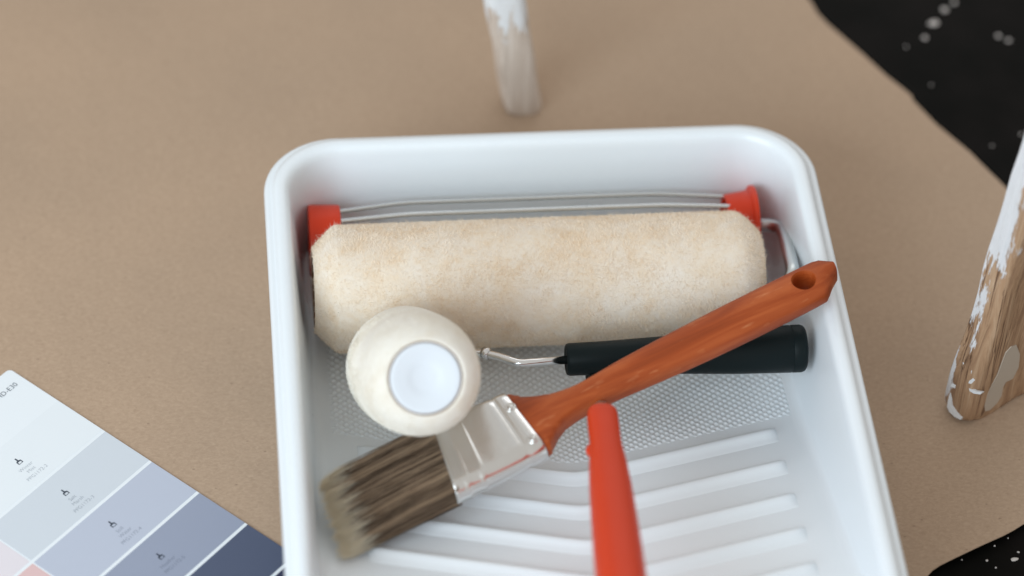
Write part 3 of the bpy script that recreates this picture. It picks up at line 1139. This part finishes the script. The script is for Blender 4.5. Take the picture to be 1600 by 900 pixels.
# ------------------------------------------------------------------ two wooden legs standing on the paper
def leg(name, label, ring2d, base, lean, height, mat, seed, rough):
    o = thing(name, label, 'wooden leg', tuple(base))
    n = len(ring2d)
    c = ring2d.mean(0)
    rr = []
    zz = [0, .0008, .003, .007, .012] + list(np.linspace(.02, .2, 24)) + list(np.linspace(.23, height, 12))
    for z in zz:
        k = 1 - .12 * max(0, 1 - z / .006) ** 2
        r2 = c + (ring2d - c) * k
        p = np.column_stack([r2[:, 0] + lean[0] * z, r2[:, 1] + lean[1] * z, np.full(n, z)])
        wob = vnoise(p, 120, seed) * .0005 + vnoise(p * np.array([1, 1, .12]), 600, seed + 1) * rough
        d = p[:, :2] - (c + np.array(lean) * z)
        p[:, :2] += d / (np.linalg.norm(d, axis=1)[:, None] + 1e-9) * wob[:, None]
        p[:, 2] += np.maximum(0, vnoise(p, 260, seed + 2)) * .0007 * (z < .004)
        rr.append(p)
    lo = bpy.data.objects.new('shaft', loft('shaft', rr))
    COL.objects.link(lo)
    lo.data.materials.append(mat)
    lo.data.shade_smooth()
    lo.data.set_sharp_from_angle(angle=math.radians(60))
    lo.parent = o
    return o


def rr2(w2, d2, rot, e=6.0, n=56):
    a, b_ = sq(n, e)
    p = np.column_stack([a * w2, b_ * d2])
    c, s = math.cos(rot), math.sin(rot)
    return p @ np.array([[c, s], [-s, c]])


lb = px(817, 172, 0)
lb[1] += .005
leg1 = leg('wooden_leg', 'round-edged wooden leg streaked with white paint, above the tray', rr2(.0108, .0108, .1, 3.4), lb, (-.165, 0.0), .5, M_leg1, 31, .00012)
O = px(1507, 673, 0)
ua, va = np.array([math.cos(math.radians(31)), math.sin(math.radians(31))]), np.array([-math.sin(math.radians(31)), math.cos(math.radians(31))])
cen = O[:2] + ua * .036 + va * .0105
leg2 = leg('wooden_leg', 'flat brown plank leg with worn white paint at the right edge', rr2(.036, .0105, math.radians(31), 7.0, 72), np.array([cen[0], cen[1], 0]), (.072, .003), .55, M_leg2, 41, .0008)


def smear(crop, face, parent, mat):
    """thin dried paint lying on a face of the plank; outline measured in the photograph"""
    nrm2, off = (-va, 0.0) if face == 'broad' else (-ua, 0.0)
    ln = np.array([.072, .003, 1.0])
    along = np.array([*(ua if face == 'broad' else va), 0])
    nrm = np.cross(along, ln)
    nrm /= np.linalg.norm(nrm)
    if nrm[:2] @ nrm2 < 0:
        nrm = -nrm
    pts3 = []
    for x, y in crop:
        x, y = 1460 + x / 4.5, 480 + y / 4.5
        d = CF + CR * (x - 800) / 5000.0 + CU * (450 - y) / 5000.0
        t = ((O - CP) @ nrm) / (d @ nrm)
        pts3.append(CP + d * t)
    bm = bmesh.new()
    f = bm.faces.new([bm.verts.new(p - nrm * .0012) for p in pts3])
    ex = bmesh.ops.extrude_face_region(bm, geom=[f])
    for v in [g for g in ex['geom'] if isinstance(g, bmesh.types.BMVert)]:
        v.co += Vector(nrm * .0015)
    bmesh.ops.recalc_face_normals(bm, faces=bm.faces)
    bmesh.ops.triangulate(bm, faces=bm.faces)
    me = bpy.data.meshes.new('paint_smear')
    bm.to_mesh(me)
    bm.free()
    return link('paint_smear', me, mat, parent, smooth=False)


M_smear = plain('thin_dried_paint', srgb(178, 166, 152), 0.5)
M_smear2 = plain('thick_dried_paint', srgb(228, 232, 236), 0.45)


smear([(575, 265), (600, 330), (590, 420), (550, 500), (500, 525), (480, 560), (470, 620), (440, 670), (390, 720), (355, 730), (350, 690), (370, 610), (400, 550), (440, 480), (470, 400), (500, 320), (540, 275)], 'broad', leg2, M_smear)
smear([(112, 600), (122, 640), (125, 690), (155, 735), (190, 775), (185, 790), (145, 770), (108, 735), (92, 700), (98, 650)], 'narrow', leg2, M_smear2)
smear([(245, 568), (290, 590), (340, 598), (325, 612), (280, 606), (250, 588)], 'narrow', leg2, M_smear2)
smear([(205, 512), (245, 518), (275, 498), (283, 515), (262, 538), (215, 528)], 'narrow', leg2, M_smear2)
smear([(125, 535), (165, 550), (206, 540), (196, 560), (150, 570), (118, 556)], 'narrow', leg2, M_smear2)
smear([(202, 385), (235, 412), (268, 445), (262, 468), (240, 440), (205, 412)], 'narrow', leg2, M_smear2)
